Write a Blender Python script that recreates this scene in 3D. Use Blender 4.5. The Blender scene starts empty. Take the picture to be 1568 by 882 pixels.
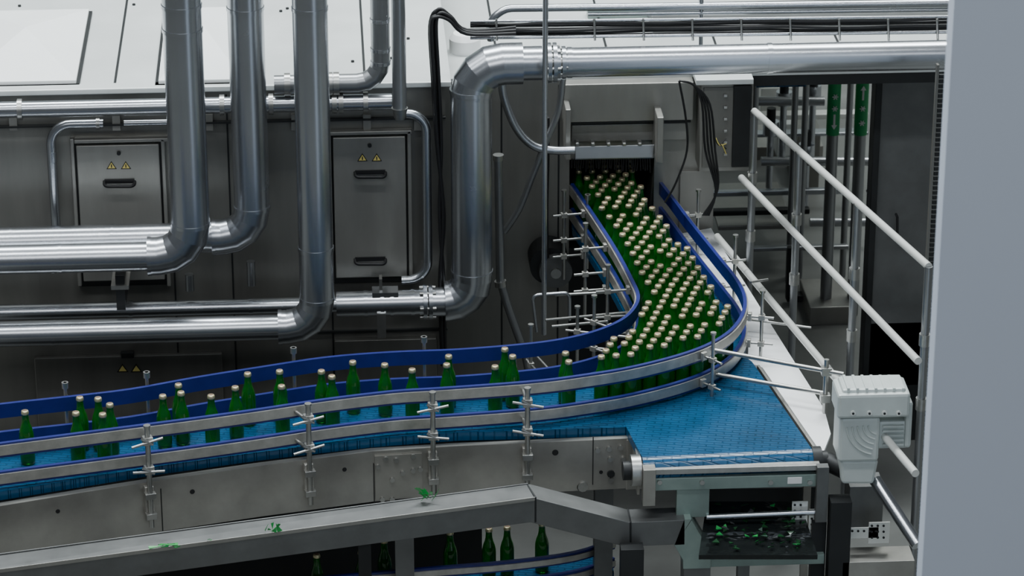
import bpy, math, random
from mathutils import Vector, Matrix
random.seed(7)
# ------------------------------------------------------------------ camera
F=5000.0; CX=784.0; CY=441.0            # survey units: photo 1568 wide
PITCH=math.radians(23.5); YAW=math.radians(3.5)
CAM=Vector((0,0,5.56))
FWD=Vector((math.sin(YAW)*math.cos(PITCH),math.cos(YAW)*math.cos(PITCH),-math.sin(PITCH)))
RGT=Vector((math.cos(YAW),-math.sin(YAW),0)); UPV=RGT.cross(FWD)
BZ=1.0
def ray(px,py): return FWD+RGT*((px-CX)/F)-UPV*((py-CY)/F)
def Z(px,py,z):
    d=ray(px,py); return CAM+d*((z-CAM.z)/d.z)
def Y(px,py,y):
    d=ray(px,py); return CAM+d*((y-CAM.y)/d.y)
def psz(p,n): return n*((p-CAM).dot(FWD))/F
sc=bpy.context.scene
cd=bpy.data.cameras.new('camera'); co=bpy.data.objects.new('camera',cd); sc.collection.objects.link(co)
co.location=CAM; co.rotation_euler=(math.pi/2-PITCH,0,-YAW)
cd.lens=F/1568*36; cd.sensor_width=36; cd.clip_end=200
cd.dof.use_dof=True; cd.dof.focus_distance=10.6; cd.dof.aperture_fstop=8
sc.camera=co
# ------------------------------------------------------------------ materials
def mat(name,col,metal=0,rough=.5,noise=0,nscale=8,stretch=(1,1,1),col2=None,bump=0,bscale=40,trans=0,rvar=0):
    m=bpy.data.materials.new(name); m.use_nodes=True; nt=m.node_tree; b=nt.nodes['Principled BSDF']
    b.inputs['Base Color'].default_value=(*col,1); b.inputs['Metallic'].default_value=metal; b.inputs['Roughness'].default_value=rough
    if trans: b.inputs['Transmission Weight'].default_value=trans
    if noise or bump or rvar:
        tc=nt.nodes.new('ShaderNodeTexCoord'); mp=nt.nodes.new('ShaderNodeMapping'); mp.inputs['Scale'].default_value=stretch
        nt.links.new(tc.outputs['Object'],mp.inputs[0])
        n=nt.nodes.new('ShaderNodeTexNoise'); n.inputs['Scale'].default_value=nscale; n.inputs['Detail'].default_value=6; n.inputs['Roughness'].default_value=.6
        nt.links.new(mp.outputs[0],n.inputs[0])
        if noise:
            r=nt.nodes.new('ShaderNodeValToRGB'); r.color_ramp.elements[0].position=.5-.28; r.color_ramp.elements[1].position=.5+.22
            c2=col2 or tuple(c*(1-noise) for c in col)
            r.color_ramp.elements[0].color=(*c2,1); r.color_ramp.elements[1].color=(*col,1)
            nt.links.new(n.outputs[0],r.inputs[0]); nt.links.new(r.outputs[0],b.inputs['Base Color'])
        if rvar:
            mr=nt.nodes.new('ShaderNodeMapRange'); mr.inputs[3].default_value=max(.03,rough-rvar); mr.inputs[4].default_value=rough+rvar
            nt.links.new(n.outputs[0],mr.inputs[0]); nt.links.new(mr.outputs[0],b.inputs['Roughness'])
        if bump:
            n2=nt.nodes.new('ShaderNodeTexNoise'); n2.inputs['Scale'].default_value=bscale; nt.links.new(mp.outputs[0],n2.inputs[0])
            bp=nt.nodes.new('ShaderNodeBump'); bp.inputs['Strength'].default_value=bump; bp.inputs['Distance'].default_value=.01
            nt.links.new(n2.outputs[0],bp.inputs['Height']); nt.links.new(bp.outputs[0],b.inputs['Normal'])
    return m
PIPE=mat('pipe_steel',(.50,.52,.55),.97,.26,.14,5,rvar=.04)
PIPED=mat('pipe_steel_dull',(.35,.36,.37),.92,.36,.15,8,rvar=.05)
WALL=mat('housing_steel',(.245,.242,.222),.68,.42,.42,3.2,(1.6,1.6,.22),rvar=.08)
WALL2=mat('tunnel_steel',(.34,.335,.31),.65,.42,.35,4.5,(1.3,1.3,.35),rvar=.08)
ROOF=mat('roof_steel',(.68,.71,.70),.22,.42,.2,2.2,rvar=.1)
HATCH=mat('hatch_steel',(.95,.97,.96),.05,.33,.06,3,rvar=.1)
PANEL=mat('conveyor_steel',(.43,.42,.385),.75,.36,.38,6,rvar=.1)
RAILS=mat('rail_steel',(.55,.54,.50),.75,.40,.38,22,rvar=.08)
CHAN=mat('channel_steel',(.165,.17,.168),.65,.42,.3,9,rvar=.08)
BOLT=mat('bolt_steel',(.48,.48,.46),.95,.33,.25,30)
DARK=mat('dark_steel',(.025,.027,.028),.4,.5,.4,8)
BLACK=mat('black_rubber',(.008,.008,.009),0,.5)
BLUE=mat('blue_guide_plastic',(.012,.020,.17),0,.34,.25,20)
CAP=mat('crown_cap_metal',(.68,.62,.38),.65,.28,.25,60)
CAPC=mat('crown_cap_print',(.22,.15,.10),.2,.4)
GLASS=mat('green_bottle_glass',(.014,.21,.016),0,.04,trans=.6)
GLASSL=mat('green_shard_glass',(.03,.36,.08),0,.08,trans=.2)
MOTOR=mat('motor_paint',(.56,.61,.59),.1,.38,.15,12)
WHITE=mat('white_epoxy',(.97,.98,.98),0,.3,.03,5)
PILLAR=mat('pillar_paint',(.70,.78,.91),0,.6,.03,2)
FLOOR=mat('concrete_floor',(.17,.175,.165),0,.45,.5,2)
HAND=mat('handrail_steel',(.80,.81,.77),.4,.28,.08,10)
GREEN=mat('green_label',(.01,.36,.11),0,.5)
LBLW=mat('white_print',(.8,.8,.8),0,.5)
YEL=mat('yellow_label',(.66,.55,.16),0,.5)
WET=mat('wet_tray',(.02,.024,.024),.5,.12,.5,14,bump=.4,bscale=18)
GRNST=mat('greenish_steel',(.28,.36,.33),.5,.42,.3,8)
BELT=mat('blue_modular_belt',(.003,.080,.190),0,.23,.45,7,rvar=.1)
nt=BELT.node_tree; b=nt.nodes['Principled BSDF']
tc=nt.nodes.new('ShaderNodeTexCoord'); mp=nt.nodes.new('ShaderNodeMapping'); mp.inputs['Rotation'].default_value=(0,0,math.radians(11))
nt.links.new(tc.outputs['Object'],mp.inputs[0])
br=nt.nodes.new('ShaderNodeTexBrick'); br.inputs['Scale'].default_value=1; br.inputs['Brick Width'].default_value=.05; br.inputs['Row Height'].default_value=.016; br.inputs['Mortar Size'].default_value=.0022; br.inputs['Mortar Smooth'].default_value=.6
nt.links.new(mp.outputs[0],br.inputs[0])
bp=nt.nodes.new('ShaderNodeBump'); bp.inputs['Strength'].default_value=1; bp.inputs['Distance'].default_value=.006; bp.invert=True
nt.links.new(br.outputs['Fac'],bp.inputs['Height']); nt.links.new(bp.outputs[0],b.inputs['Normal'])
# ------------------------------------------------------------------ builders
def empty(name):
    e=bpy.data.objects.new(name,None); sc.collection.objects.link(e); e.empty_display_size=.1; return e
class B:
    def __init__(s,name,parent=None,bevel=0): s.n=name; s.v=[]; s.f=[]; s.m=[]; s.s=[]; s.mats=[]; s.p=parent; s.bv=bevel
    def mi(s,m):
        if m not in s.mats: s.mats.append(m)
        return s.mats.index(m)
    def add(s,vs,fs,m,smooth=False):
        o=len(s.v); s.v+=[tuple(v) for v in vs]; k=s.mi(m)
        for f in fs: s.f.append([i+o for i in f]); s.m.append(k); s.s.append(smooth)
    def hexa(s,p,m):
        s.add(p,[(3,2,1,0),(4,5,6,7),(0,1,5,4),(1,2,6,5),(2,3,7,6),(3,0,4,7)],m)
    def box(s,lo,hi,m):
        x0,y0,z0=lo; x1,y1,z1=hi
        s.hexa([(x0,y0,z0),(x1,y0,z0),(x1,y1,z0),(x0,y1,z0),(x0,y0,z1),(x1,y0,z1),(x1,y1,z1),(x0,y1,z1)],m)
    def pbox(s,x0,y0,x1,y1,yp,dep,m):   # survey rectangle on wall plane y=yp, extruded back by dep
        a=Y((x0+x1)/2,y1,yp).z; c=Y((x0+x1)/2,y0,yp).z; l=Y(x0,(y0+y1)/2,yp).x; r=Y(x1,(y0+y1)/2,yp).x
        s.box((l,yp,a),(r,yp+dep,c),m)
    def obox(s,c,ax,hx,hy,hz,m):
        ax=Vector((ax[0],ax[1],0)).normalized(); ay=Vector((-ax.y,ax.x,0)); az=Vector((0,0,1)); c=Vector(c)
        P=[c+ax*i*hx+ay*j*hy+az*k*hz for k in(-1,1) for i,j in((-1,-1),(1,-1),(1,1),(-1,1))]
        s.hexa(P,m)
    def cyl(s,a,c,r,m,n=16,r2=None):
        a=Vector(a);c=Vector(c); t=(c-a).normalized(); u=t.orthogonal().normalized(); w=t.cross(u); r2=r if r2 is None else r2
        P=[a+(u*math.cos(q)+w*math.sin(q))*r for q in [2*math.pi*i/n for i in range(n)]]+[c+(u*math.cos(q)+w*math.sin(q))*r2 for q in [2*math.pi*i/n for i in range(n)]]
        s.add(P,[(i,(i+1)%n,n+(i+1)%n,n+i) for i in range(n)],m,True)
        s.add(P[:n],[tuple(range(n))[::-1]],m); s.add(P[n:],[tuple(range(n))],m)
    def pipe(s,pts,r,m,R=None,segs=4,mitre=True,n=28):
        pts=[Vector(p) for p in pts]
        out=[pts[0]]
        for i in range(1,len(pts)-1):
            a,p,c=pts[i-1],pts[i],pts[i+1]; d1=(p-a).normalized(); d2=(c-p).normalized(); th=d1.angle(d2)
            if th<.05 or not R: out.append(p); continue
            L=min(R*math.tan(th/2),(p-a).length*.49 if i>1 else (p-a).length*.95,(c-p).length*.49 if i<len(pts)-2 else (c-p).length*.95); RR=L/math.tan(th/2)
            st=p-d1*L; nrm=(d2-d1*d1.dot(d2)).normalized(); cen=st+nrm*RR
            k=max(2,int(round(segs*th/(math.pi/2))))
            out+=[cen-nrm*RR*math.cos(th*j/k)+d1*RR*math.sin(th*j/k) for j in range(k+1)]
        out.append(pts[-1])
        P=[out[0]]
        for q in out[1:]:
            if (q-P[-1]).length>1e-4: P.append(q)
        u=(P[1]-P[0]).normalized().orthogonal().normalized(); rings=[]
        for i in range(len(P)-1):
            t=(P[i+1]-P[i]).normalized()
            if i>0:
                tp=(P[i]-P[i-1]).normalized(); u=tp.rotation_difference(t)@u
            u=(u-t*u.dot(t)).normalized(); w=t.cross(u)
            prev=(P[i]-P[i-1]).normalized() if i>0 else t; nx=(P[i+2]-P[i+1]).normalized() if i<len(P)-2 else t
            m0=(t+prev).normalized(); m1=(t+nx).normalized(); A=[];C=[]
            for q in range(n):
                o=(u*math.cos(2*math.pi*q/n)+w*math.sin(2*math.pi*q/n))*r
                A.append(P[i]+o-t*(o.dot(m0)/t.dot(m0))); C.append(P[i+1]+o-t*(o.dot(m1)/t.dot(m1)))
            rings.append((A,C))
        fs=[(i,(i+1)%n,n+(i+1)%n,n+i) for i in range(n)]
        if mitre:
            for A,C in rings: s.add(A+C,fs,m,True)
        else:
            V=list(rings[0][0]); FF=[]
            for k,(A,C) in enumerate(rings):
                V+=C; FF+=[(k*n+i,k*n+(i+1)%n,(k+1)*n+(i+1)%n,(k+1)*n+i) for i in range(n)]
            s.add(V,FF,m,True)
        s.add(rings[0][0],[tuple(range(n))[::-1]],m); s.add(rings[-1][1],[tuple(range(n))],m)
        return P
    def sweep(s,pts,prof,m,smooth=False):   # prof: (n,z) section, n=cross(t,Z)
        pts=[Vector(p) for p in pts]; N=len(pts); k=len(prof); V=[]; n=None; fr=[]
        for i in range(N-1):
            t=(pts[i+1]-pts[i]).normalized(); c=t.cross(Vector((0,0,1)))
            if c.length>.05: n=c.normalized()
            fr.append((t,n,n.cross(t)))
        for i in range(N):
            t,nn,up=fr[min(i,N-2)]
            if 0<i<N-1: mm=(fr[i-1][0]+fr[i][0]).normalized()
            else: mm=t
            for a,z in prof:
                o=nn*a+up*z; V.append(pts[i]+o-t*(o.dot(mm)/t.dot(mm)))
        FS=[]
        for i in range(N-1):
            for j in range(k): FS.append((i*k+j,i*k+(j+1)%k,(i+1)*k+(j+1)%k,(i+1)*k+j))
        FS.append(tuple(range(k))[::-1]); FS.append(tuple((N-1)*k+j for j in range(k)))
        s.add(V,FS,m,smooth)
    def done(s):
        me=bpy.data.meshes.new(s.n); me.from_pydata(s.v,[],s.f)
        for mm in s.mats: me.materials.append(mm)
        me.polygons.foreach_set('material_index',s.m); me.polygons.foreach_set('use_smooth',s.s); me.update()
        o=bpy.data.objects.new(s.n,me); sc.collection.objects.link(o)
        if s.p: o.parent=s.p
        if s.bv:
            md=o.modifiers.new('bevel','BEVEL'); md.width=s.bv; md.segments=2; md.limit_method='ANGLE'; md.angle_limit=math.radians(50)
        return o
def smoothpath(P,k=6):
    out=[]
    for i in range(len(P)-1):
        p0=P[max(i-1,0)];p1=P[i];p2=P[i+1];p3=P[min(i+2,len(P)-1)]
        for j in range(k):
            t=j/k; out.append(.5*((2*p1)+(p2-p0)*t+(2*p0-5*p1+4*p2-p3)*t*t+(3*p1-p0-3*p2+p3)*t**3))
    out.append(P[-1]); return out
def offs(P,d,dz=0):
    out=[]
    for i,p in enumerate(P):
        t=(P[min(i+1,len(P)-1)]-P[max(i-1,0)]); n=t.cross(Vector((0,0,1))).normalized(); out.append(p+n*d+Vector((0,0,dz)))
    return out
# ------------------------------------------------------------------ floor, walls
b=B('floor'); b.box((-8,3,-.1),(8,22,0),FLOOR); b.done()
b=B('wall_back'); b.box((-8,20,0),(8,20.2,7),mat('back_wall_paint',(.42,.46,.44),0,.7)); b.done()
PY=6.5
pc=Y(1428,441,PY+.06); b=B('wall_right'); b.box((pc.x,PY,0),(pc.x+1.2,PY+.06,6.5),PILLAR); b.done()
# ------------------------------------------------------------------ pasteurizer housing left
WY=10.55; XL=Y(-500,300,WY).x; XR=Y(683,300,WY).x
ZT=Y(300,137,WY).z
H=empty('pasteurizer_housing')
b=B('front_wall',H); b.box((XL,WY,0),(XR,13.4,ZT),WALL)
for x in (352,-60,262,505):
    q=Y(x,300,WY).x; b.box((q-.003,WY-.002,.1),(q+.003,WY+.01,ZT-.02),DARK)
b.box((XL,WY-.012,Y(300,512,WY).z-.004),(XR,WY+.01,Y(300,512,WY).z+.004),DARK)
b.box((XL,WY-.02,Y(300,186,WY).z-.003),(XR,WY+.01,Y(300,186,WY).z+.003),DARK)
for x in (20,178,320,452,562,640): b.pbox(x-6,176,x+6,200,WY-.015,.015,WALL2)
b.done()
b=B('roof_lip',H,.004); b.box((XL,WY-.03,ZT),(XR+.02,WY+.03,ZT+.02),ROOF); b.done()
b=B('roof',H); b.box((XL,WY+.03,ZT),(XR+.02,13.4,ZT+.012),ROOF)
zt=ZT+.012
for x in (183,395,556): 
    q=Z(x,80,zt).x; b.box((q-.004,WY+.04,zt),(q+.004,13.3,zt+.003),DARK)
b.done()
b=B('roof_fasteners',H)
for x,y in((30,10),(205,8),(440,14),(430,18),(600,90),(625,60),(540,95),(340,122)):
    q=Z(x,y,zt); b.cyl(q,q+Vector((0,0,.006)),.006,DARK,10)
b.done()
def hatch(x0,x1,y0,y1):
    a=Z(x0,y1,zt);c=Z(x1,y0,zt); X0,X1=Z(x0,y1,zt).x,Z(x1,y1,zt).x; Y0,Y1=a.y,c.y; cx=(X0+X1)/2; cy=(Y0+Y1)/2
    b=B('roof_hatch',H); b.box((X0-.012,Y0-.012,zt),(X1+.012,Y1+.012,zt+.008),DARK)
    P=[(X0,Y0,zt+.008),(X1,Y0,zt+.008),(X1,Y1,zt+.008),(X0,Y1,zt+.008),(X0,Y0,zt+.02),(X1,Y0,zt+.02),(X1,Y1,zt+.02),(X0,Y1,zt+.02),(cx,cy,zt+.085)]
    b.add(P,[(0,1,5,4),(1,2,6,5),(2,3,7,6),(3,0,4,7),(4,5,8),(5,6,8),(6,7,8),(7,4,8)],HATCH); b.done()
hatch(-60,116,22,135); hatch(243,372,18,132)
def door(x0,y0,x1,y1,sx,sy,hy):
    d=B('access_door',H,.003)
    d.pbox(x0-8,y0-8,x1+8,y1+8,WY-.012,.012,DARK)
    d.pbox(x0-9,y0-9,x1+9,y0-3,WY-.03,.03,WALL2); d.pbox(x0-9,y0-9,x0-3,y1+9,WY-.03,.03,WALL2); d.pbox(x1+3,y0-9,x1+9,y1+9,WY-.03,.03,WALL2)
    d.pbox(x0,y0,x1,y1,WY-.03,.02,WALL2)
    d.done()
    d=B('door_fittings',H)
    for hh in hy:
        a=Y(sx-22,hh,WY-.03);c=Y(sx+24,hh,WY-.03); o=Vector((0,-.025,0)); z=Vector((0,0,-.008))
        d.pipe([a,a+o+z,c+o+z,c],.006,BLACK,R=.015,segs=5,mitre=False,n=10); d.pbox(sx-22,hh-3,sx+24,hh+3,WY-.036,.006,BLACK)
    for k in(-11,11):
        z1=Y(sx+k,sy+7,WY-.031);
        w=psz(z1,8); h=psz(z1,13)
        for s_,m_,e in((1,BLACK,.0),(.72,YEL,.001)):
            c=z1+Vector((0,-e,h*.42))
            d.add([c+Vector((-w*s_,0,-h*.42*s_)),c+Vector((w*s_,0,-h*.42*s_)),c+Vector((0,0,h*.6*s_))],[(0,1,2)],m_)
        p=z1+Vector((0,-.002,.006)); d.box((p.x-.0018,p.y,p.z),(p.x+.0018,p.y+.001,p.z+.012),BLACK)
    p=Y(sx,sy-18,WY-.03); d.cyl(p,p+Vector((0,-.008,0)),.007,DARK)
    d.done()
door(122,222,248,430,182,252,(278,))
door(512,210,622,425,566,240,(264,397))
d=B('lower_door',H,.003); d.pbox(60,545,345,800,WY-.02,.02,WALL); d.pbox(515,520,670,800,WY-.02,.02,WALL); d.pbox(185,540,205,549,WY-.03,.02,DARK); d.done()
d=B('warning_stickers',H)
for x in (188,209):
    z1=Y(x,570,WY-.022); w=psz(z1,9);h=psz(z1,14)
    for s_,m_,e in((1,BLACK,.0),(.68,YEL,.001)):
        c=z1+Vector((0,-e,h*.42)); d.add([c+Vector((-w*s_,0,-h*.42*s_)),c+Vector((w*s_,0,-h*.42*s_)),c+Vector((0,0,h*.6*s_))],[(0,1,2)],m_)
d.done()
# ------------------------------------------------------------------ infeed tunnel housing
TY=11.05; ZT2=Y(960,120,TY).z; TXR=Y(1092,250,TY).x
T=empty('infeed_tunnel')
xo0=Y(872,250,TY).x; xo1=Y(1002,250,TY).x; zo=Y(940,243,TY).z
b=B('tunnel_walls',T)
b.box((XR+.0,TY,0),(xo0,13,ZT2),WALL); b.box((xo1,TY,.0),(TXR,13,ZT2),WALL2); b.box((xo0,TY,zo),(xo1,13,ZT2),WALL2)
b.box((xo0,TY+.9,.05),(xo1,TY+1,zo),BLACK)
b.box((xo0,TY,.05),(xo1,13,BZ-.1),DARK)
for x in(768,855): 
    q=Y(x,300,TY).x; b.box((q-.003,TY-.003,.1),(q+.003,TY+.01,ZT2-.02),DARK)
b.done()
b=B('tunnel_hood',T,.003)
b.pbox(862,128,1062,186,TY-.06,.06,WALL2); b.pbox(866,186,1058,190,TY-.05,.05,DARK)
b.pbox(875,190,1052,216,TY-.03,.03,WALL2)
a0=Y(880,224,TY-.10);a1=Y(1003,221,TY-.10);a2=Y(1000,242,TY-.11);a3=Y(880,244,TY-.11)
o=Vector((0,.006,-.006)); b.hexa([a3,a2,a2+o,a3+o,a0,a1,a1+o,a0+o],PIPED)
b.pbox(866,168,874,245,TY-.16,.15,WALL2); b.pbox(1006,180,1016,250,TY-.18,.17,WALL2)
for x in range(884,1003,24): b.pbox(x-3,219,x+3,224,TY-.11,.04,BOLT)
b.done()
b=B('tunnel_brush',T)
for i in range(34):
    x=876+i*3.6; p=Y(x,243,TY-.02); b.cyl(p,p+Vector((random.uniform(-.004,.004),0,-.035-random.random()*.02)),.003,BLACK,5)
b.done()
b=B('side_cabinet',T,.004)
b.pbox(1072,128,1152,262,TY-.12,.25,WALL2); b.pbox(1076,134,1126,256,TY-.124,.004,WALL); b.pbox(1066,122,1154,130,TY-.14,.28,ROOF)
b.pbox(1122,132,1150,256,TY-.135,.01,DARK)
b.pbox(1040,262,1092,400,TY-.02,.05,WALL2)
for y in range(145,250,18): b.pbox(1108,y,1114,y+4,TY-.135,.01,BOLT)
b.done()
b=B('cabinet_wires',T)
for i in range(4):
    yy=TY-.15; b.pipe(smoothpath([Y(1093+i*3,205+i*6,yy),Y(1100+i*2,222,yy-.01),Y(1112,212+i*8,yy)],4),.0022,YEL if i%2 else BLACK,mitre=False,n=6)
b.done()
b=B('upper_platform',T); x1=Y(1500,100,TY).x
b.box((XR+.03,TY,ZT2),(x1,14.5,ZT2+.012),ROOF); b.box((TXR,TY,ZT2-.04),(x1,TY+.05,ZT2),DARK)
b.box((TXR,TY+1.5,ZT2-.05),(x1,TY+1.6,ZT2),DARK)
for x in (760,930,1100,1290):
    q=Z(x,80,ZT2+.012).x; b.box((q-.004,TY+.03,ZT2+.012),(q+.004,14.4,ZT2+.015),DARK)
b.done()
# ------------------------------------------------------------------ pipes
def band(b,p,ax,r,m=PIPE,w=.006,e=.0025):
    ax=Vector(ax).normalized(); b.cyl(p-ax*w,p+ax*w,r+e,m,28)
def flange(b,p,ax,r,m=PIPE,n=6):
    ax=Vector(ax).normalized(); b.cyl(p-ax*.016,p-ax*.003,r,m,28); b.cyl(p+ax*.003,p+ax*.016,r,m,28)
    u=ax.orthogonal().normalized(); w=ax.cross(u)
    for i in range(n):
        q=2*math.pi*i/n+.3; c=p+(u*math.cos(q)+w*math.sin(q))*r*.84; b.cyl(c-ax*.028,c+ax*.028,.006,BOLT,8)
VX=Vector((1,0,0)); VZ=Vector((0,0,1))
def elbowpipe(name,vx,vtop,hy,hx_end,y,r,r2,mt=PIPE,bands=()):
    X=Y(vx,200,y).x; zc=Y(vx,hy,y).z
    b=B(name)
    top=Vector((X,y,Y(vx,vtop,y).z)); cor=Vector((X,y,zc)); end=Vector((Y(hx_end,hy,y).x,y,zc))
    b.pipe([top,cor,cor+(end-cor).normalized()*(r*2.2)],r,mt,R=r*1.75,segs=4,n=36)
    s=cor+(end-cor).normalized()*(r*2.2); b.cyl(s,end,r2,mt,36)
    band(b,cor+VZ*r*1.8,VZ,r); band(b,s,VX,max(r,r2))
    for by in bands: band(b,Vector((X,y,Y(vx,by,y).z)),VZ,r)
    for k in range(1,6):
        q=s+(end-s)*(k/5.3); band(b,q,VX,r2,e=.0015,w=.004)
    b.done()
P0=Y(280,200,10.15)
rA=psz(P0,30); elbowpipe('stainless_pipe',286,-160,391,-500,10.15,rA,psz(P0,23),bands=(45,8))
elbowpipe('stainless_pipe',382,-160,362,-500,10.29,psz(P0,28),psz(P0,24),bands=(12,))
elbowpipe('stainless_pipe',479,-160,500,-500,10.12,psz(P0,27),psz(P0,20),PIPE,bands=(12,380))
b=B('stainless_pipe'); zz=Y(300,162,10.44).z; r=psz(P0,13)
x0=Y(-500,300,10.44).x; xa=Y(583,100,10.44).x
b.pipe([(x0,10.44,zz),(Y(600,160,10.44).x,10.44,zz)],r,PIPE)
for x in(30,340,415,512,522,560): band(b,Vector((Y(x,160,10.44).x,10.44,zz)),VX,r,BOLT,w=.008,e=.008)
b.done()
b=B('stainless_pipe'); z2=Y(530,126,10.45).z
b.pipe([(Y(420,135,10.44).x,10.44,z2),(xa,10.44,z2),(xa,10.44,Y(583,-160,10.44).z)],psz(P0,15),PIPED,R=.08,segs=4)
for x in(440,505,515): band(b,Vector((Y(x,130,10.44).x,10.44,z2)),VX,psz(P0,15),BOLT,w=.01,e=.007)
for yy in (95,75,30): band(b,Vector((xa,10.44,Y(583,yy,10.44).z)),VZ,psz(P0,15))
b.done()
b=B('stainless_pipe'); xb=Y(611,100,10.3).x
b.pipe([(xb,10.3,Y(611,-160,10.3).z),(xb,10.3,Y(611,172,10.3).z)],psz(P0,11),PIPED); 
b.cyl((xb,10.3,Y(611,165,10.3).z),(xb,10.3,Y(611,182,10.3).z),psz(P0,13),BOLT,20,psz(P0,8)); b.done()
b=B('drain_pipe'); y=10.48; xh=Y(663,300,y).x-.02
b.pipe([Y(622,174,y),Vector((xh,y,Y(622,174,y).z)),Vector((xh,y,Y(660,428,y).z)),Vector((Y(615,435,y).x,y,Y(660,428,y).z))],psz(P0,7.5),PIPE,R=.07,segs=8,mitre=False); b.done()
b=B('drain_pipe'); xh=Y(80,250,y).x; zz=Y(120,190,y).z
b.pipe([Vector((Y(158,190,y).x,y,zz)),Vector((xh,y,zz)),Vector((xh,y,Y(80,345,y).z))],psz(P0,7.5),PIPE,R=.07,segs=8,mitre=False)
b.pipe([Vector((Y(190,190,y).x,y,zz)),Vector((Y(262,190,y).x,y,zz))],psz(P0,5),PIPE)
band(b,Vector((Y(150,190,y).x,y,zz)),VX,psz(P0,8),BOLT); b.done()
b=B('drain_pipe'); q=Y(384,400,10.42); b.cyl(q,q-VZ*.09,psz(P0,7),PIPED); q=Y(290,420,10.42); b.cyl(q,q-VZ*.06,psz(P0,7),PIPED); b.done()
yE=10.42; rE=psz(P0,33)
b=B('stainless_pipe')
XE=Y(722,280,yE).x; zD=Y(560,465,yE).z; zF=Y(800,97,yE).z; xfl=Y(655,465,yE).x
b.pipe([(x0,yE,zD),(Y(560,463,yE).x,yE,zD)],psz(P0,13),PIPE); b.cyl((Y(515,463,yE).x,yE,zD),(xfl,yE,zD),psz(P0,21),PIPE,32)
for x in(200,384,560,585,600,632): band(b,Vector((Y(x,463,yE).x,yE,zD)),VX,psz(P0,21 if x>515 else 13))
flange(b,Vector((xfl,yE,zD)),VX,psz(P0,29))
q=Vector((Y(590,463,yE).x,yE,zD)); b.box((q.x-.03,yE-.05,q.z-.11),(q.x+.0,yE-.04,q.z-.02),BOLT); b.box((q.x-.045,yE-.03,q.z-.02),(q.x+.045,yE+.03,q.z+.052),PIPE)
b.box((q.x-.02,yE-.02,q.z+.05),(q.x-.01,yE+.02,q.z+.10),BOLT)
b.pipe([(xfl+.06,yE,zD),(XE,yE,zD),(XE,yE,zF),(Y(800,97,yE).x,yE,zF)],rE,PIPE,R=rE*1.55,segs=4,n=36)
b.cyl((xfl+.01,yE,zD),(xfl+.07,yE,zD),psz(P0,24),PIPE,32)
b.cyl((Y(795,97,yE).x,yE,zF),(Y(830,97,yE).x,yE,zF),psz(P0,27),PIPE,32)
for yy in(138,415,): band(b,Vector((XE,yE,Y(722,yy,yE).z)),VZ,rE)
xf2=Y(845,97,yE).x; flange(b,Vector((xf2,yE,zF)),VX,psz(P0,32)); b.cyl((xf2-.05,yE,zF),(xf2+.05,yE,zF),psz(P0,17),BOLT,24)
flange(b,Vector((xf2+.03,yE,zF)),VX,psz(P0,26))
xs=Y(866,97,yE).x; xe=Y(1700,97,yE).x; zF2=Y(1000,93,yE).z
b.cyl((xs,yE,zF2),(xe,yE,zF2),psz(P0,23.5),PIPE,40)
for x in(872,1178,): band(b,Vector((Y(x,97,yE).x,yE,zF2)),VX,psz(P0,23.5),w=.008)
b.done()
b=B('pipe_bracket'); 
q=Y(186,420,10.3); b.box((q.x-.015,10.2,Y(186,475,10.2).z),(q.x+.015,10.36,Y(186,422,10.2).z),DARK); b.box((q.x-.03,10.19,q.z-.01),(q.x+.03,10.55,q.z+.005),BOLT); b.done()
b=B('sensor_rod'); y=10.3; xr=Y(834,250,y).x; b.cyl((xr,y,Y(834,-80,y).z),(xr,y,Y(832,512,y).z),psz(P0,4.2),PIPE)
b.pipe([Y(822,508,y),Y(815,452,y),Y(872,448,y),Y(872,490,y)],.006,PIPE,R=.02,segs=5,mitre=False,n=10); b.done()
b=B('flexible_hose'); y=10.85
b.pipe(smoothpath([Y(768,120,y),Y(772,150,y),Y(790,195,y),Y(815,222,y),Y(845,230,y),Y(880,230,y)]),psz(P0,7),PIPE,mitre=False,n=14)
b.pipe(smoothpath([Y(862,120,y),Y(855,170,y),Y(835,220,y),Y(815,270,y),Y(795,320,y),Y(772,355,y)]),psz(P0,5.5),PIPED,mitre=False,n=14)
b.pipe(smoothpath([Y(838,180,y+.05),Y(838,240,y+.05),Y(836,330,y+.05),Y(838,430,y+.05)]),psz(P0,4),BLACK,mitre=False,n=10)
b.done()
b=B('drain_pipe'); y=10.7
b.pipe([Y(763,238,y),Y(766,430,y),Y(778,470,y),Y(805,545,y),Y(812,580,y)],psz(P0,7),PIPED,R=.05,segs=5,mitre=False)
q=Y(763,245,y); b.cyl(q,q+VZ*.02,psz(P0,9),BOLT); b.cyl(Y(766,430,y),Y(767,438,y),psz(P0,10),BOLT); b.done()
b=B('tunnel_motor'); q=Y(838,388,TY-.01); b.cyl(q,q+Vector((0,-.12,0)),psz(q,30),DARK,32); b.cyl(q+Vector((.02,-.12,-.01)),q+Vector((.02,-.16,-.01)),psz(q,25),CHAN,32); b.cyl(q+Vector((.02,-.16,-.01)),q+Vector((.02,-.17,-.01)),psz(q,8),BOLT,16); b.done()
b=B('cable_bundle')
for i in range(7):
    o=random.uniform(-6,6); yy=10.47+random.uniform(-.015,.02)
    pts=[Y(790,42+i*1.5,yy),Y(715,46+i,yy),Y(690+o*.5,25+i,yy),Y(672+o*.6,14+i*2,yy),Y(664+o,40,yy),Y(668+o,120,yy),Y(673+o*.7,220,yy),Y(676-o*.7,330,yy),Y(677+o*.6,430,yy),Y(680+o*.5,560,yy)]
    b.pipe(smoothpath(pts,5),.0065,BLACK,mitre=False,n=8)
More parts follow.
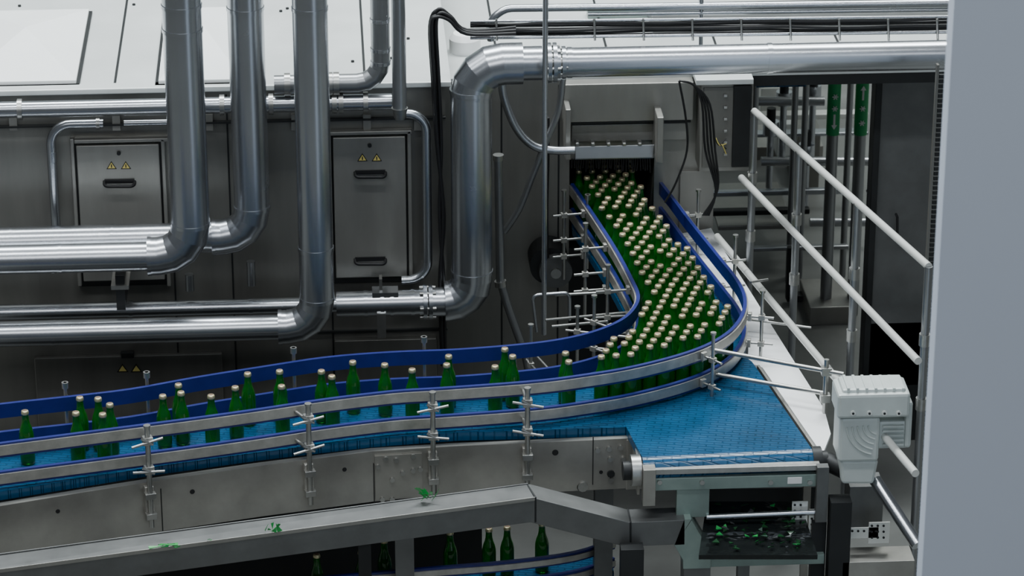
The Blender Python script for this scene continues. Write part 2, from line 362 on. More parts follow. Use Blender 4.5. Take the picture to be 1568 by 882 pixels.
for i in range(4):
    yy=10.75; pts=[Y(1040,124,yy),Y(1062,130,yy),Y(1075+i*4,160,yy),Y(1080+i*5,230,yy),Y(1096+i,290,yy),Y(1085-i*3,330,yy)]
    b.pipe(smoothpath(pts,5),.004,BLACK,mitre=False,n=8)
pts=[Y(1040,124,yy),Y(1050,180,yy),Y(1052,230,yy),Y(1035,280,yy),Y(1018,310,yy)]; b.pipe(smoothpath(pts,5),.004,BLACK,mitre=False,n=8)
b.done()
b=B('overhead_cable_tray'); y=10.5
for i in range(6):
    pts=[]; 
    for x in range(720,1700,60): pts.append(Y(x,38+i*3.2-(x-720)*.012+random.uniform(-1.5,1.5),y+.02*(i%3)))
    b.pipe(smoothpath(pts,3),.0055,BLACK,mitre=False,n=8)
b.pipe([Y(720,58,y),Y(1700,46,y)],.006,PIPE,n=10); b.pipe([Y(720,33,y),Y(1700,23,y)],.005,PIPE,n=10)
for x in range(760,1500,75):
    b.cyl(Y(x,29,y-.02),Y(x+1,62,y-.02),.004,BOLT,8)
b.done()
b=B('overhead_handrail'); y=10.9
b.pipe([Y(752,62,y),Y(750,30,y),Y(775,13,y),Y(1700,2,y)],psz(P0,6.5),PIPE,R=.06,segs=6,mitre=False,n=14)
b.cyl(Y(1075,-60,y),Y(1073,70,y),.008,PIPE,10); b.cyl(Y(836,-60,y),Y(836,60,y),.01,PIPE,10)
b.pipe([Y(900,22,y),Y(1700,12,y)],.008,PIPE,n=12)
b.done()
b=B('platform_ducting'); q=Z(1000,52,ZT2+.013); qq=Z(1500,46,ZT2+.013); b.box((q.x,q.y,ZT2+.012),(qq.x,q.y+.22,ZT2+.06),CHAN); q=Z(900,28,ZT2+.013); b.box((q.x,q.y,ZT2+.012),(qq.x,q.y+.05,ZT2+.05),GRNST); b.done()
b=B('white_vessel'); q=Z(712,78,ZT2+.012); b.cyl(q,q+VZ*.05,psz(q,24),WHITE,32); b.cyl(q+VZ*.05,q+VZ*.07,psz(q,24),WHITE,32,psz(q,18)); b.done()
# ------------------------------------------------------------------ conveyor
CV=empty('bottle_conveyor')
ZU=BZ+.13; DZ=-.096; ZL=ZU+DZ
fp=[(-120,706),(0,689),(100,676),(200,663),(300,650),(400,636),(500,621),(600,609),(660,605),(720,601),(800,595),(850,590),(900,583),(950,575),(1000,564),(1050,550),(1090,534),(1120,514),(1137,490),(1140,465),(1128,438),(1100,402),(1060,352),(1030,312),(1004,278)]
bpx=[(-120,645),(0,629),(100,618),(200,606),(300,588),(400,572),(500,557),(600,549),(700,545),(800,537),(860,529),(910,517),(950,500),(970,482),(977,462),(966,435),(942,390),(910,340),(876,290)]
FP=smoothpath([Z(x,y,ZU) for x,y in fp],4); BP=smoothpath([Z(x,y,ZU) for x,y in bpx],4)
def rect(n0,n1,z0,z1): return [(n0,z0),(n1,z0),(n1,z1),(n0,z1)]
b=B('outer_guide_rails',CV)
for dz in(0,DZ):
    P=offs(FP,0,dz)
    b.sweep(P,rect(-.006,.006,-.024,.024),BLUE); b.sweep(P,rect(.006,.011,-.015,.018),RAILS)
b.done()
b=B('inner_guide_rails',CV)
for dz in(0,DZ):
    P=offs(BP,0,dz); b.sweep(P,rect(-.006,.006,-.024,.024),BLUE); b.sweep(P,rect(-.011,-.006,-.018,.018),RAILS)
b.done()
def resamp(P,n):
    L=[0]
    for i in range(1,len(P)): L.append(L[-1]+(P[i]-P[i-1]).length)
    out=[];j=0
    for k in range(n):
        t=L[-1]*k/(n-1)
        while j<len(P)-2 and L[j+1]<t: j+=1
        u=(t-L[j])/(L[j+1]-L[j]); out.append(P[j].lerp(P[j+1],min(u,1)))
    return out
fedge=[Z(x,y,BZ-.005) for x,y in((-120,772),(0,755),(240,716),(400,694),(570,674),(700,664),(800,662),(900,658),(990,655))]
bedge=[Vector((p.x,p.y+.03,BZ)) for p in [Z(x,y,ZU) for x,y in((-120,645),(0,629),(200,606),(400,572),(600,549),(700,545),(800,537),(880,525),(985,505))]]
fe=resamp(fedge,40); be=resamp(bedge,40)
b=B('outfeed_belt',CV); V=[]
for p,q in zip(fe,be): V+=[(p.x,p.y,BZ),(q.x,q.y,BZ),(p.x,p.y,BZ-.03),(q.x,q.y,BZ-.03)]
FS=[]
for i in range(39):
    o=i*4; FS+=[(o,o+4,o+5,o+1),(o+2,o+3,o+7,o+6),(o,o+2,o+6,o+4),(o+1,o+5,o+7,o+3)]
b.add(V,FS,BELT); b.done()
NL=Z(983,700,BZ); NR=Z(1243,688,BZ); MR=Z(1152,555,BZ); d=(MR-NR).normalized()
hz=.0015; zb=BZ+hz
rt=[p for p in offs(FP,.008) if p.y>MR.y+.03 and p.x>.3 and p.y<TY]
lf=[p for p in offs(BP,-.012) if p.y>Z(940,520,BZ).y and p.x>.25 and p.y<TY]
b=B('infeed_belt',CV)
L0=[NL,NR,MR]+rt+[Vector((xo1-.01,TY+.02,0)),Vector((xo1-.01,TY+.8,0)),Vector((xo0+.01,TY+.8,0)),Vector((xo0+.01,TY+.02,0))]+lf[::-1]+[Z(930,600,BZ)]
L0=[Vector((p.x,p.y,zb)) for p in L0]
n=len(L0); V=L0+[p-VZ*.03 for p in L0]
b.add(V,[tuple(range(n)),tuple(range(n,2*n))[::-1]]+[(i,n+i,n+(i+1)%n,(i+1)%n) for i in range(n)],BELT)
ax=(NR-NL).normalized(); pr=Vector((ax.y,-ax.x,0))
b2=.045; V=[];k=12
for j in range(k+1):
    q=math.pi*.5-math.pi*j/k; V+=[NL+pr*(b2*math.cos(q))+VZ*(b2*math.sin(q)-b2+hz),NR+pr*(b2*math.cos(q))+VZ*(b2*math.sin(q)-b2+hz)]
b.add(V,[(2*j,2*j+2,2*j+3,2*j+1) for j in range(k)],BELT,True)
b.done()
b=B('nose_roller',CV); c0=NL-VZ*b2; c1=NR-VZ*b2
b.cyl(c0-ax*.03,c1+ax*.05,.035,DARK,24); b.cyl(c0-ax*.035,c0-ax*.005,.05,BOLT,24); b.cyl(c1+ax*.0,c1+ax*.03,.05,DARK,24)
b.cyl(c0-ax*.06,c0-ax*.03,.03,DARK,20)
b.done()
pp=[Z(x,y,BZ-.03) for x,y in((-120,795),(0,776),(120,756),(240,737),(400,714),(570,692),(700,684),(800,680),(965,672))]
PH=.17
b=B('side_panels',CV)
b.sweep(pp,rect(-.004,.004,-PH,0),PANEL); b.sweep(pp,rect(-.02,.004,-.0,.004),PANEL)
b.sweep([p-VZ*PH for p in pp],rect(-.03,.004,-.004,0),PANEL)
b.sweep([Vector((p.x,p.y+.14,BZ-.11)) for p in pp],rect(-.15,.13,-.004,0),DARK)
b.done()
def phit(px,py):
    dd=ray(px,py)
    for i in range(len(pp)-1):
        a,c=pp[i],pp[i+1]; n=(c-a).cross(VZ).normalized()
        den=dd.dot(n)
        if abs(den)<1e-6: continue
        q=CAM+dd*((a-CAM).dot(n)/den); t=(q-a).dot((c-a).normalized())/ (c-a).length
        if -.001<=t<=1.001: return q,n
    a,c=pp[-2],pp[-1]; n=(c-a).cross(VZ).normalized(); return CAM+dd*((a-CAM).dot(n)/dd.dot(n)),n
b=B('panel_bolts',CV)
def bolt(px,py,r=4,m=BOLT,h=.007):
    q,n=phit(px,py); b.cyl(q+n*.004,q+n*(.004+h),psz(q,r),m,10)
for x,y,r in((88,782,3.5),(294,752,4),(527,718,3.5),(850,692,5),(920,722,3),(890,745,7),(700,758,3)): bolt(x,y,r,BLACK,.0015)
for x,y in((932,686),(950,684),(934,702),(954,702),(972,716),(985,690),(935,734),(968,734),(915,688)): bolt(x,y,4.2)
bolt(892,744,8); bolt(935,724,6,DARK)
for x in(246,572,667,908):
    q,n=phit(x,(715+ (570-x)*.12)); t=Vector((-n.y,n.x,0)); b.obox(q+n*.004+VZ*-.07,t,.0015,.002,.085,DARK)
q,n=phit(610,728); t=Vector((-n.y,n.x,0)); b.obox(q+n*.008,t,.075,.003,.078,PANEL)
for x,y in((590,700),(606,702),(632,696),(616,722),(632,718),(600,732),(585,762),(600,762),(643,716),(578,712)):
    q,n=phit(x,y); b.cyl(q+n*.010,q+n*.017,psz(q,4),BOLT,10)
b.done()
b=B('end_plate',CV,.003)
q,n=phit(975,710); t=Vector((-n.y,n.x,0)); b.obox(q+t*.02,t,.055,.006,.09,PANEL); b.cyl(q+t*.02+n*.006,q+t*.02+n*.03,.024,DARK,20); b.cyl(q+t*.02+n*.03,q+t*.02+n*.04,.012,BOLT,14)
b.obox(q+t*.045+n*.03-VZ*.04,t,.012,.03,.05,BOLT)
b.done()
def tee(b,c,ax,L,r=.0045):
    ax=Vector(ax).normalized(); b.cyl(c-ax*L,c+ax*L,r,BOLT,8)
b=B('guide_brackets',CV,.0015)
for px,pyt in((228,668),(472,634),(662,604),(806,588)):
    q,n=phit(px,pyt+115); t=Vector((-n.y,n.x,0)); c=q+n*.03; x,y=c.x,c.y
    b.cyl((x,y,BZ-.17),(x,y,BZ+.175),.0085,BOLT,12); b.cyl((x,y,BZ+.175),(x,y,BZ+.182),.011,BOLT,12)
    b.obox(q+n*.012+VZ*(BZ-.09-q.z),t,.014,.010,.055,RAILS)
    for dz in(-.13,-.06): b.obox((x,y,BZ+dz),t,.017,.012,.010,BOLT)
    for dz in(.13,.03):
        b.obox((x,y,BZ+dz),t,.015,.013,.013,BOLT)
        best=min(FP,key=lambda p:(p.x-x)**2+(p.y-y)**2)
        b.cyl((x,y-.02,BZ+dz),(best.x,best.y,BZ+dz),.006,BOLT,10)
        tee(b,Vector((x,y-.018,BZ+dz)),t*1+VZ*random.uniform(-.35,.2),.05)
        tee(b,Vector((x,y-.018,BZ+dz+.004)),t*.7-VZ*.5,.022)
def supports(P,ys,off,sgn,H_=.22,zs=(ZU,ZL,BZ-.03)):
    for yy in ys:
        p=min(P,key=lambda q:abs(q.y-yy)+ (0 if q.x>.2 else 5)); i=P.index(p)
        t=(P[min(i+1,len(P)-1)]-P[i-1]).normalized(); n=t.cross(VZ).normalized()*sgn
        c=p+n*off; b.cyl((c.x,c.y,BZ-.12),(c.x,c.y,BZ+H_),.006,BOLT,10); b.cyl((c.x,c.y,BZ+H_),(c.x,c.y,BZ+H_+.008),.010,BOLT,10)
        for z in zs:
            b.cyl(Vector((p.x,p.y,z)),Vector((c.x,c.y,z))+n*.04,.0045,BOLT,8); b.obox((c.x,c.y,z),n,.011,.009,.009,RAILS)
            cc=Vector((p.x,p.y,z))+n*.02; b.obox(cc,n,.006,.010,.014,RAILS)
supports(BP,(9.8,10.12,10.5,10.85),.09,-1)
supports(BP,(9.68,9.95),.2,-1,.12,(ZL,BZ-.02))
supports(FP,(9.6,9.9,10.35,10.8),.06,1)
for x0_,y0_,x1_,y1_ in((835,490,965,478),(845,500,930,492),(850,452,960,446)):
    b.cyl(Z(x0_,y0_,ZL),Z(x1_,y1_,ZL),.005,BOLT,8)
for px in(110,232,455,640,900):
    p=min(BP,key=lambda q:abs((q-CAM).dot(RGT)/((q-CAM).dot(FWD))*F+CX-px)); c=p+Vector((0,.03,0)); b.cyl((c.x,c.y,BZ-.1),(c.x,c.y,BZ+.19),.006,BOLT,10); b.cyl((c.x,c.y,BZ+.17),(c.x,c.y,BZ+.19),.011,BOLT,10)
    b.cyl(c+Vector((0,-.03,.0)),c+Vector((0,.03,0)),.005,BOLT,8)
pr1=Z(1265,572,ZU-.01)
b.cyl(Z(1082,534,ZU),Z(1292,573,ZU),.0075,BOLT,12); b.cyl(Z(1095,573,ZL),Z(1262,602,ZL),.0075,BOLT,12)
b.cyl((pr1.x,pr1.y,BZ-.16),(pr1.x,pr1.y,BZ+.17),.008,BOLT,12); b.obox((pr1.x,pr1.y,ZU),(1,0),.016,.014,.014,BOLT); b.obox((pr1.x,pr1.y,ZL),(1,0),.016,.014,.014,BOLT)
b.cyl(Z(1150,432,ZU),Z(1176,428,ZU),.005,BOLT,8); b.cyl(Z(1140,488,ZL),Z(1242,502,ZL),.005,BOLT,8)
b.done()
b=B('infeed_side_frame',CV)
a=NR+ax*.02; e=MR+ax*.02
b.sweep([a-VZ*.01,e-VZ*.01],rect(-.004,.004,-.12,0),PANEL); 
b.sweep([NL-ax*.01-VZ*.01,Z(960,600,BZ)-VZ*.02],rect(-.004,.004,-.12,0),PANEL)
b.done()
b=B('conveyor_legs',CV)
for px,py in((120,850),(620,850),(930,800)):
    q=Z(px,py-60,BZ-.2); b.box((q.x-.03,q.y+.1,0),(q.x+.03,q.y+.16,BZ-.2),CHAN)
b.done()
# raised white sheet added in place of the bright lit floor right of infeed
b=B('bright_floor_sheet',CV); z=BZ-.02
rt2=[p for p in offs(FP,.016) if p.y>MR.y+.03 and p.x>.3 and p.y<TY-.03]
P=[MR+ax*.035]+rt2+[Vector((TXR-.005,TY-.03,0)),Z(1104,376,z),Z(1150,448,z),Z(1200,528,z),Z(1262,626,z),Z(1272,664,z),NR+ax*.035]
P=[Vector((p.x,p.y,z)) for p in P]
n=len(P); b.add(P+[p-VZ*.012 for p in P],[tuple(range(n)),tuple(range(n,2*n))[::-1]]+[(i,n+i,n+(i+1)%n,(i+1)%n) for i in range(n)],WHITE)
for p in (P[-6],P[-3]): b.box((p.x-.06,p.y-.02,0),(p.x-.035,p.y-.0,z-.012),PANEL)
b.done()
# ------------------------------------------------------------------ bottles
BT=empty('green_glass_bottles')
BH=.181
def bottle_mesh():
    pr=[(0,0,0),(.0195,0,0),(.0230,.004,0),(.0234,.018,0),(.0234,.092,0),(.0226,.104,0),(.0190,.120,0),(.0142,.133,0),(.0116,.146,0),(.0104,.166,0),(.0112,.168,0),(.0119,.169,1),(.0122,.171,1),(.0117,.176,1),(.0105,.1795,1),(.0080,.1805,1),(.0072,.1806,2),(0,.181,2)]
    n=20;V=[];FS=[];MI=[]
    for r,z,_ in pr:
        for i in range(n): V.append((max(r,1e-5)*math.cos(2*math.pi*i/n),max(r,1e-5)*math.sin(2*math.pi*i/n),z))
    for k in range(len(pr)-1):
        for i in range(n): FS.append((k*n+i,k*n+(i+1)%n,(k+1)*n+(i+1)%n,(k+1)*n+i)); MI.append(pr[k+1][2])
    me=bpy.data.meshes.new('bottle'); me.from_pydata(V,[],FS)
    for m in(GLASS,CAP,CAPC): me.materials.append(m)
    me.polygons.foreach_set('material_index',MI); me.polygons.foreach_set('use_smooth',[True]*len(FS)); me.update(); return me
BM=bottle_mesh(); placed=[]
def inside(p,P):
    c=False;j=len(P)-1
    for i in range(len(P)):
        if (P[i].y>p.y)!=(P[j].y>p.y) and p.x<(P[j].x-P[i].x)*(p.y-P[i].y)/(P[j].y-P[i].y)+P[i].x: c=not c
        j=i
    return c
RAILP=resamp(FP,400)+resamp(BP,400)
LANE=FP+BP[::-1]          # closed lane outline between both guides
def bottle(p,z=BZ+.002,chk=.0,lane=True):
    for q in placed:
        if (q[0]-p.x)**2+(q[1]-p.y)**2<chk*chk: return
    if lane:
        if not inside(p,LANE): return
        if min((q.x-p.x)**2+(q.y-p.y)**2 for q in RAILP)<.030**2: return
    placed.append((p.x,p.y,z)); o=bpy.data.objects.new('bottle',BM); o.location=(p.x,p.y,z); o.rotation_euler=(0,0,random.random()*6); o.parent=BT; sc.collection.objects.link(o)
CZ=BZ+BH
for x,y in((38,629),(122,608),(150,609),(116,631),(168,618),(157,633),(249,605),(273,588),(277,600),(323,605),(360,592),(379,571),(384,580),(428,567),(431,590),(492,567),(508,575),(540,553),(589,557),(631,565),(687,544),(684,557),(758,560),(773,533),(770,552),(785,544),(866,539),(871,552),(862,561)):
    bottle(Z(x,y,CZ),chk=.048)
poly=[(880,250),(960,256),(994,300),(1016,330),(1030,362),(1058,380),(1080,422),(1105,445),(1130,468),(1128,500),(1060,540),(1010,556),(940,568),(914,556),(926,510),(965,510),(980,490),(980,450),(950,385),(915,330),(888,290)]
PW=[Z(x,y,CZ) for x,y in poly]
sp=.0489; th=math.radians(9); gc=Vector((.45,10.2,0))
for r_ in range(-40,41):
    for c_ in range(-40,41):
        u_=(c_+(.5 if r_%2 else 0))*sp; v_=r_*sp*.868
        u_+=.010*math.sin(v_*7); 
        p=Vector((gc.x+u_*math.cos(th)-v_*math.sin(th)+random.uniform(-.001,.001),gc.y+u_*math.sin(th)+v_*math.cos(th)+random.uniform(-.001,.001),0))
        if inside(p,PW) and random.random()>.03: bottle(p,chk=.0468)
for i in range(8000):   # fill leftover pockets along the guides
    p=Vector((random.uniform(.1,1.0),random.uniform(9.2,11.2),0))
    if inside(p,PW): bottle(p,chk=.0470)
for x in range(0,7):
    for y in range(0,8): 
        p=Vector((xo0+.04+x*.049,TY+.02+y*.049,0))
        if xo0+.03<p.x<xo1-.03: bottle(p,chk=.0476,lane=False)
# ------------------------------------------------------------------ handrails
b=B('safety_handrail')
r=.0125
def rail(x0,y0,x1,y1,zr):
    a=Z(x0,y0,zr);c=Z(x1,y1,zr); b.cyl(a,c,r,HAND,14); return a,c
a,c=rail(1155,170,1422,408,5.56-4.0)
z2=Y(1135,272,a.y).z; z3=Y(1098,362,a.y).z
a2=Z(1135,272,z2);c2=Z(1406,553,z2); b.cyl(a2,c2,r,HAND,14)
a3=Z(1098,362,z3);c3=Z(1402,725,z3); b.cyl(a3,c3,r,HAND,14); 
for t in(0.0,.28,.62,1.0):
    p=a.lerp(c,t); b.cyl((p.x,p.y,0),(p.x,p.y,p.z),.013,PIPED,14)
    for zz in(z2,z3): b.cyl((p.x,p.y,zz-.02),(p.x,p.y,zz+.02),.018,BOLT,12)
b.done()
# ------------------------------------------------------------------ gallery background
for px in(1271,1313):
    b=B('marked_process_pipe'); y=12.4; q=Y(px,300,y); rr=psz(q,9)
    b.cyl((q.x,y,.0),(q.x,y,ZT2+.0-.001),rr,PIPED,24); z0=Y(px,205,y).z; z1=Y(px,120,y).z; b.cyl((q.x,y,z0),(q.x,y,z1),rr+.003,GREEN,24)
    up = px>1300
    za=Y(px,188,y).z; zb_=Y(px,172,y).z
    if up: za=Y(px,135,y).z; zb_=Y(px,150,y).z
    yy=y-rr-.005
    b.box((q.x-.004,yy,min(za,zb_)),(q.x+.004,yy+.003,max(za,zb_)),LBLW)
    s=1 if not up else -1
    b.add([(q.x-.012,yy,za),(q.x+.012,yy,za),(q.x,yy,za-s*.02)],[(0,1,2)],LBLW)
    for yq in(163,185 if up else 145):
        zc=Y(px,yq,y).z
        for k in range(3):
            q2=k*math.pi/3; dx=math.cos(q2)*.012; dz=math.sin(q2)*.012; b.cyl((q.x-dx,yy,zc-dz),(q.x+dx,yy,zc+dz),.0025,LBLW,6)
    b.done()
b=B('background_machine',None,.004)
b.pbox(1085,176,1330,184,13.5,.06,HAND); b.pbox(1085,205,1330,210,13.3,.06,PIPE); b.pbox(1085,225,1260,262,14.2,.3,WALL2); b.pbox(1085,292,1290,300,13,.03,PIPE)
b.pbox(1165,135,1215,178,13.6,.3,HAND); b.pbox(1190,190,1215,240,13.7,.3,ROOF); b.pbox(1220,200,1255,300,13.8,.3,WALL)
b.pbox(1230,300,1330,335,14.0,.3,DARK); b.pbox(1158,120,1235,134,12.2,.3,BELT); b.pbox(1100,345,1215,352,12.9,.5,WALL2)
for x in(1152,1212,1228,1295): 
    q=Y(x,300,12.8); b.cyl((q.x,12.8,0),(q.x,12.8,ZT2-.05),.014,PIPED,12)
b.pbox(1085,322,1240,330,12.9,.04,DARK); b.pbox(1205,452,1300,462,12.5,.05,DARK); b.pbox(1205,380,1212,460,12.5,.03,DARK); b.pbox(1150,378,1300,384,12.7,.03,PIPED)
b.pbox(1240,470,1310,500,12.3,.3,WALL2)
for x,y_ in((1180,205),(1200,160),(1245,150),(1235,240)):
    q=Y(x,y_,13.2); b.cyl(q,q+VZ*.06,.035,PIPE,16); b.cyl(q+VZ*.06,q+VZ*.12,.02,DARK,12); b.cyl(q-VZ*.25,q,.015,PIPE,12)
for y_,x0_,x1_ in((155,1158,1262),(247,1165,1330),(340,1240,1330)):
    b.cyl(Y(x0_,y_,13.1),Y(x1_,y_,13.1),.02,PIPED,14)
b.done()
b=B('conveyor_guard_panel',None,.003)
y=11.2; b.pbox(1332,112,1500,590,y,.05,mat('guard_steel',(.17,.175,.175),.6,.45,.4,6,rvar=.1)); b.pbox(1328,108,1338,720,y-.02,.09,DARK)
q=Y(1332,300,y).x; b.box((q,y,0),(q+.35,y+.05,.5),DARK)
for yy in (292,328):
    xx_=1328 if yy==292 else 1372; f_=Vector((0,-.03,0))
    b.pipe([Y(xx_,yy,y-.02),Y(xx_,yy,y-.02)+f_,Y(xx_,yy+28,y-.02)+f_,Y(xx_,yy+28,y-.02)],.005,BLACK,n=8)
b.done()
b=B('cable_chain_guard'); y=9.9; q0=Y(1426,441,y); zt_=Y(1426,120,y).z
k=0
while zt_-k*.017>.02:
    z=zt_-k*.017; b.box((q0.x-.012,y,z),(q0.x+.012,y+.012,z+.011),DARK); k+=1
b.box((q0.x-.022,y,0),(q0.x-.014,y+.02,Y(1426,100,y).z),WALL); b.box((q0.x+.014,y,0),(q0.x+.022,y+.02,Y(1426,100,y).z),WALL)
b.done()
# ------------------------------------------------------------------ gear motor
GM=empty('gear_motor'); y=NR.y-.12
b=B('gear_case',GM,.010)
b.pbox(1285,640,1347,708,y,.12,MOTOR)
A=[Y(x,yy,y+.01) for x,yy in((1289,742),(1338,742),(1346,705),(1286,705))]; D_=Vector((0,.1,0)); b.hexa([A[0],A[1],A[1]+D_,A[0]+D_,A[3],A[2],A[2]+D_,A[3]+D_],MOTOR)
b.pbox(1335,645,1393,688,y+.02,.10,MOTOR); b.pbox(1386,616,1397,687,y+.01,.12,MOTOR)
b.done()
b=B('terminal_box',GM,.010); b.pbox(1283,604,1394,641,y-.015,.13,MOTOR); b.pbox(1290,596,1388,606,y,.11,MOTOR); b.done()
b=B('motor_details',GM)
for i in range(7):
    q=Y(1300+i*14,604,y-.01); b.box((q.x-.004,y-.0,q.z),(q.x+.004,y+.1,q.z+.016),MOTOR)
for x in(1306,1331,1354,1376): q=Y(x,632,y-.015); b.cyl(q,q+Vector((0,-.006,0)),.008,HAND,14); b.cyl(q+Vector((0,-.006,0)),q+Vector((0,-.008,0)),.004,DARK,8)
cq=Y(1345,650,y)
for rr_ in(.030,.046,.062,.078,.094):
    pts=[cq+Vector((math.cos(a_)*rr_*1.05,-.001,math.sin(a_)*rr_*1.1)) for a_ in [math.pi*1.02+math.pi*.42*k/12 for k in range(13)]]
    b.pipe(pts,.0028,MOTOR,mitre=False,n=8)
for k in range(5): b.pbox(1352,652+k*7,1384,655+k*7,y+.012,.01,MOTOR)
b.cyl(c1+ax*.05,Vector((Y(1300,700,y).x,y+.06,c1.z)),.03,DARK,20)
b.done()
# ------------------------------------------------------------------ support frame bottom right
S=empty('conveyor_support_frame'); y=NL.y-.05
b=B('beams',S,.003)
b.pbox(1000,730,1256,748,y,.05,GRNST); b.pbox(985,716,1256,724,y-.0,.03,BOLT)
b.pbox(1036,748,1086,792,y+.005,.03,GRNST); b.pbox(1250,716,1268,800,y-.02,.03,CHAN); b.pbox(985,720,1004,775,y-.02,.05,PANEL)
b.pbox(1268,770,1300,990,y-.05,.06,DARK); b.pbox(1080,852,1262,866,y-.02,.04,GRNST); b.pbox(950,842,985,990,y-.1,.05,DARK); b.pbox(1128,866,1146,990,y,.04,CHAN)
b.pbox(1300,745,1352,808,y+.1,.1,CHAN); b.pbox(1290,860,1400,884,y-.05,.1,PANEL); b.pbox(1240,800,1262,990,y+.0,.04,DARK)
b.pbox(1206,731,1228,741,y-.002,.002,LBLW)
for x in(1010,1240,1075,1180): q=Y(x,738,y); b.cyl(q,q+Vector((0,-.007,0)),.008,BOLT,10)
q0=Y(1082,792,y);q1=Y(1258,784,y); b.cyl(q0,q1,.009,PIPE,14)
q0=Y(1340,735,y);q1=Y(1405,835,y-.2); b.cyl(q0,q1,.02,PIPE,18)
b.done()
b=B('perforated_brackets',S)
for x0,y0,x1,y1 in((1212,768,1236,830),(1238,780,1256,840),(1300,808,1345,824),(1330,800,1362,832)):
    b.pbox(x0,y0,x1,y1,y+.02,.004,HAND)
    for xx in range(int(x0)+5,int(x1)-2,9):
        for yy in range(int(y0)+5,int(y1)-2,9): q=Y(xx,yy,y+.02); b.cyl(q,q+Vector((0,-.002,0)),.004,DARK,8)
b.done()
b=B('dark_void_sheet',S); b.pbox(1086,748,1250,852,y+.5,.02,DARK); b.done()  # dark sheet added for the shaded void under the belt
b=B('reject_tray',S); z=BZ-.22
P=[Z(x,yy,z) for x,yy in((1070,850),(1252,850),(1225,768),(1082,768))]; b.add(P+[p-VZ*.015 for p in P],[(0,1,2,3),(7,6,5,4),(0,4,5,1),(1,5,6,2),(2,6,7,3),(3,7,4,0)],WET); b.done()
GD=mat('dark_cullet_glass',(.01,.06,.02),0,.08,trans=.3)
b=B('broken_bottle_glass',S)
for i in range(80):
    q=Z(random.uniform(1095,1232),random.uniform(776,843),z+.004); s=random.uniform(.004,.015)
    pts=[q+Vector((math.cos(k*2.1+i)*s,math.sin(k*2.1+i)*s*.7,random.uniform(0,.012))) for k in range(3)]
    b.add(pts+[p+VZ*.003 for p in pts],[(0,2,1),(3,4,5),(0,1,4,3),(1,2,5,4),(2,0,3,5)],GLASSL if i%12==0 else (PIPED if i%7==0 else GD))  # steel-toned pieces stand for bright glints, put in as colour
b.done()
# ------------------------------------------------------------------ foreground channel
zt3=.90
A0=Z(-140,880,zt3);A1=Z(815,752,zt3); A2=Y(962,790,A1.y-.02);A3=Y(1056,786,A1.y-.02);A4=Y(1086,838,A1.y-.02);A5=Vector((Y(1086,900,A1.y-.02).x,A1.y-.02,0))
b=B('steel_cable_channel',None,.003)
b.sweep([A0,A1,A2,A3,A4,A5],rect(-.045,.045,-.085,0),CHAN)
b.sweep([A0+VZ*.001,A1+VZ*.001],rect(-.05,-.045,-.02,.004),CHAN)
b.sweep([A0+VZ*.001,A1+VZ*.001],rect(.044,.0465,-.012,.0015),WALL2)  # pale strip puts the edge highlight into the colour
b.sweep([A3+Vector((0,0,.001))-(A3-A2).normalized()*.02,A3+VZ*.001,A4+VZ*.001,A4-VZ*.05],rect(-.047,.047,-.087,.001),GRNST)
for P_,Q_ in((A0.lerp(A1,.997),A1),(A2,A2.lerp(A3,.03))): b.sweep([P_,Q_],rect(-.0475,.0475,-.0865,.0025),DARK)
for t in(.35,.72): 
    q=A0.lerp(A1,t); b.box((q.x-.02,q.y-.02,0),(q.x+.02,q.y+.02,q.z-.08),DARK)
b.done()
b=B('glass_shards')
def shard(px,py,s,n=5,up=.02):
    c=Z(px,py,zt3+.002)
    for i in range(n):
        q=c+Vector((random.uniform(-s,s),random.uniform(-s,s)*.3,0)); pts=[q+Vector((random.uniform(-s,s)*.8,random.uniform(-s,s)*.35,random.uniform(0,up))) for k in range(3)]
        b.add(pts+[p+VZ*.002 for p in pts],[(0,2,1),(3,4,5),(0,1,4,3),(1,2,5,4),(2,0,3,5)],GLASSL)
shard(255,838,.032,9,.008); shard(420,816,.018,8,.035); shard(652,768,.026,10,.05); shard(320,828,.008,2,.006)
b.done()
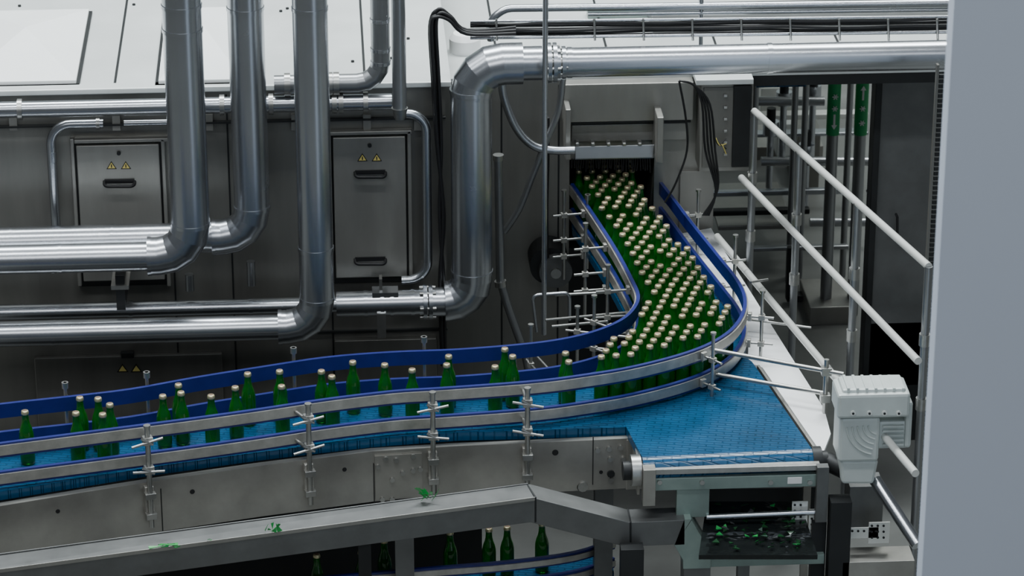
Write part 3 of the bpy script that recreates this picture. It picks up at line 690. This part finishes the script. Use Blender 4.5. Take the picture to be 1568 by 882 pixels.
# ------------------------------------------------------------------ lower conveyor level
LC=empty('lower_bottle_conveyor'); lz=.38
lpx=((400,900),(520,888),(660,876),(780,866),(880,852),(940,832))
lp=smoothpath([Z(x,y,lz+.1) for x,y in lpx],4)
b=B('rails',LC); 
for dz in(0,-.07): b.sweep(offs(lp,0,dz),rect(-.006,.006,-.018,.018),BLUE); b.sweep(offs(lp,0,dz),rect(.006,.011,-.010,.010),RAILS)
b.done()
b=B('belt',LC); c=[p+Vector((0,-.02,lz-p.z)) for p in lp]; e=[p+Vector((0,.22,0)) for p in c]
n=len(c); V=c+e+[p-VZ*.03 for p in c]+[p-VZ*.03 for p in e]
b.add(V,[(i,i+1,n+i+1,n+i) for i in range(n-1)]+[(i,2*n+i,2*n+i+1,i+1) for i in range(n-1)],BELT)
for p in(c[2],c[-6]): b.box((p.x-.02,p.y+.05,0),(p.x+.02,p.y+.09,lz-.03),PANEL)
b.done()
for px,o_ in((478,.04),(548,.035),(580,.1),(700,.12),(742,.12),(785,.12),(838,.12)):
    q=min(lp,key=lambda p:abs((p-CAM).dot(RGT)/((p-CAM).dot(FWD))*F+CX-px)); o=bpy.data.objects.new('bottle',BM); o.location=(q.x,q.y+o_,lz+.001); o.parent=LC; sc.collection.objects.link(o)
b=B('shade_plates',LC); b.box((-1.2,9.85,0),(.5,9.88,.78),DARK); b.box((-1.2,9.3,.74),(.42,9.85,.75),DARK); b.done()  # dark sheet added behind, cover added above to shade the lower level
# ------------------------------------------------------------------ lights
def area(name,loc,rot,sx,sy,e,col=(1,1,1)):
    l=bpy.data.lights.new(name,'AREA'); l.shape='RECTANGLE'; l.size=sx; l.size_y=sy; l.energy=e; l.color=col
    o=bpy.data.objects.new(name,l); o.location=loc; o.rotation_euler=rot; sc.collection.objects.link(o)
R=math.radians
area('front_fill',(-1,7.2,8.5),(R(15),0,0),7,.35,380,(.92,.97,1))
area('front_fill',(0,12.8,8.0),(R(-8),0,0),8,.9,1050,(.92,.98,1))
area('front_fill',(3.5,14.5,7.0),(0,R(10),0),3,3,220,(.95,1,.98))
area('front_fill',(-4.5,9,7.5),(0,R(-30),0),1,5,110,(.94,.97,1))
area('front_fill',(0.0,0.0,8.5),(R(45),0,0),9,2,290,(.94,.97,1))  # added front fill above the camera, not a real fixture
area('gallery_fill',(2.2,13.2,1.62),(0,0,0),1.6,.25,12,(.95,1,.97))  # fill light added under the platform to brighten the gallery
w=bpy.data.worlds.new('world'); sc.world=w; w.use_nodes=True
bg=w.node_tree.nodes['Background']; bg.inputs[0].default_value=(.58,.64,.70,1); bg.inputs[1].default_value=.155
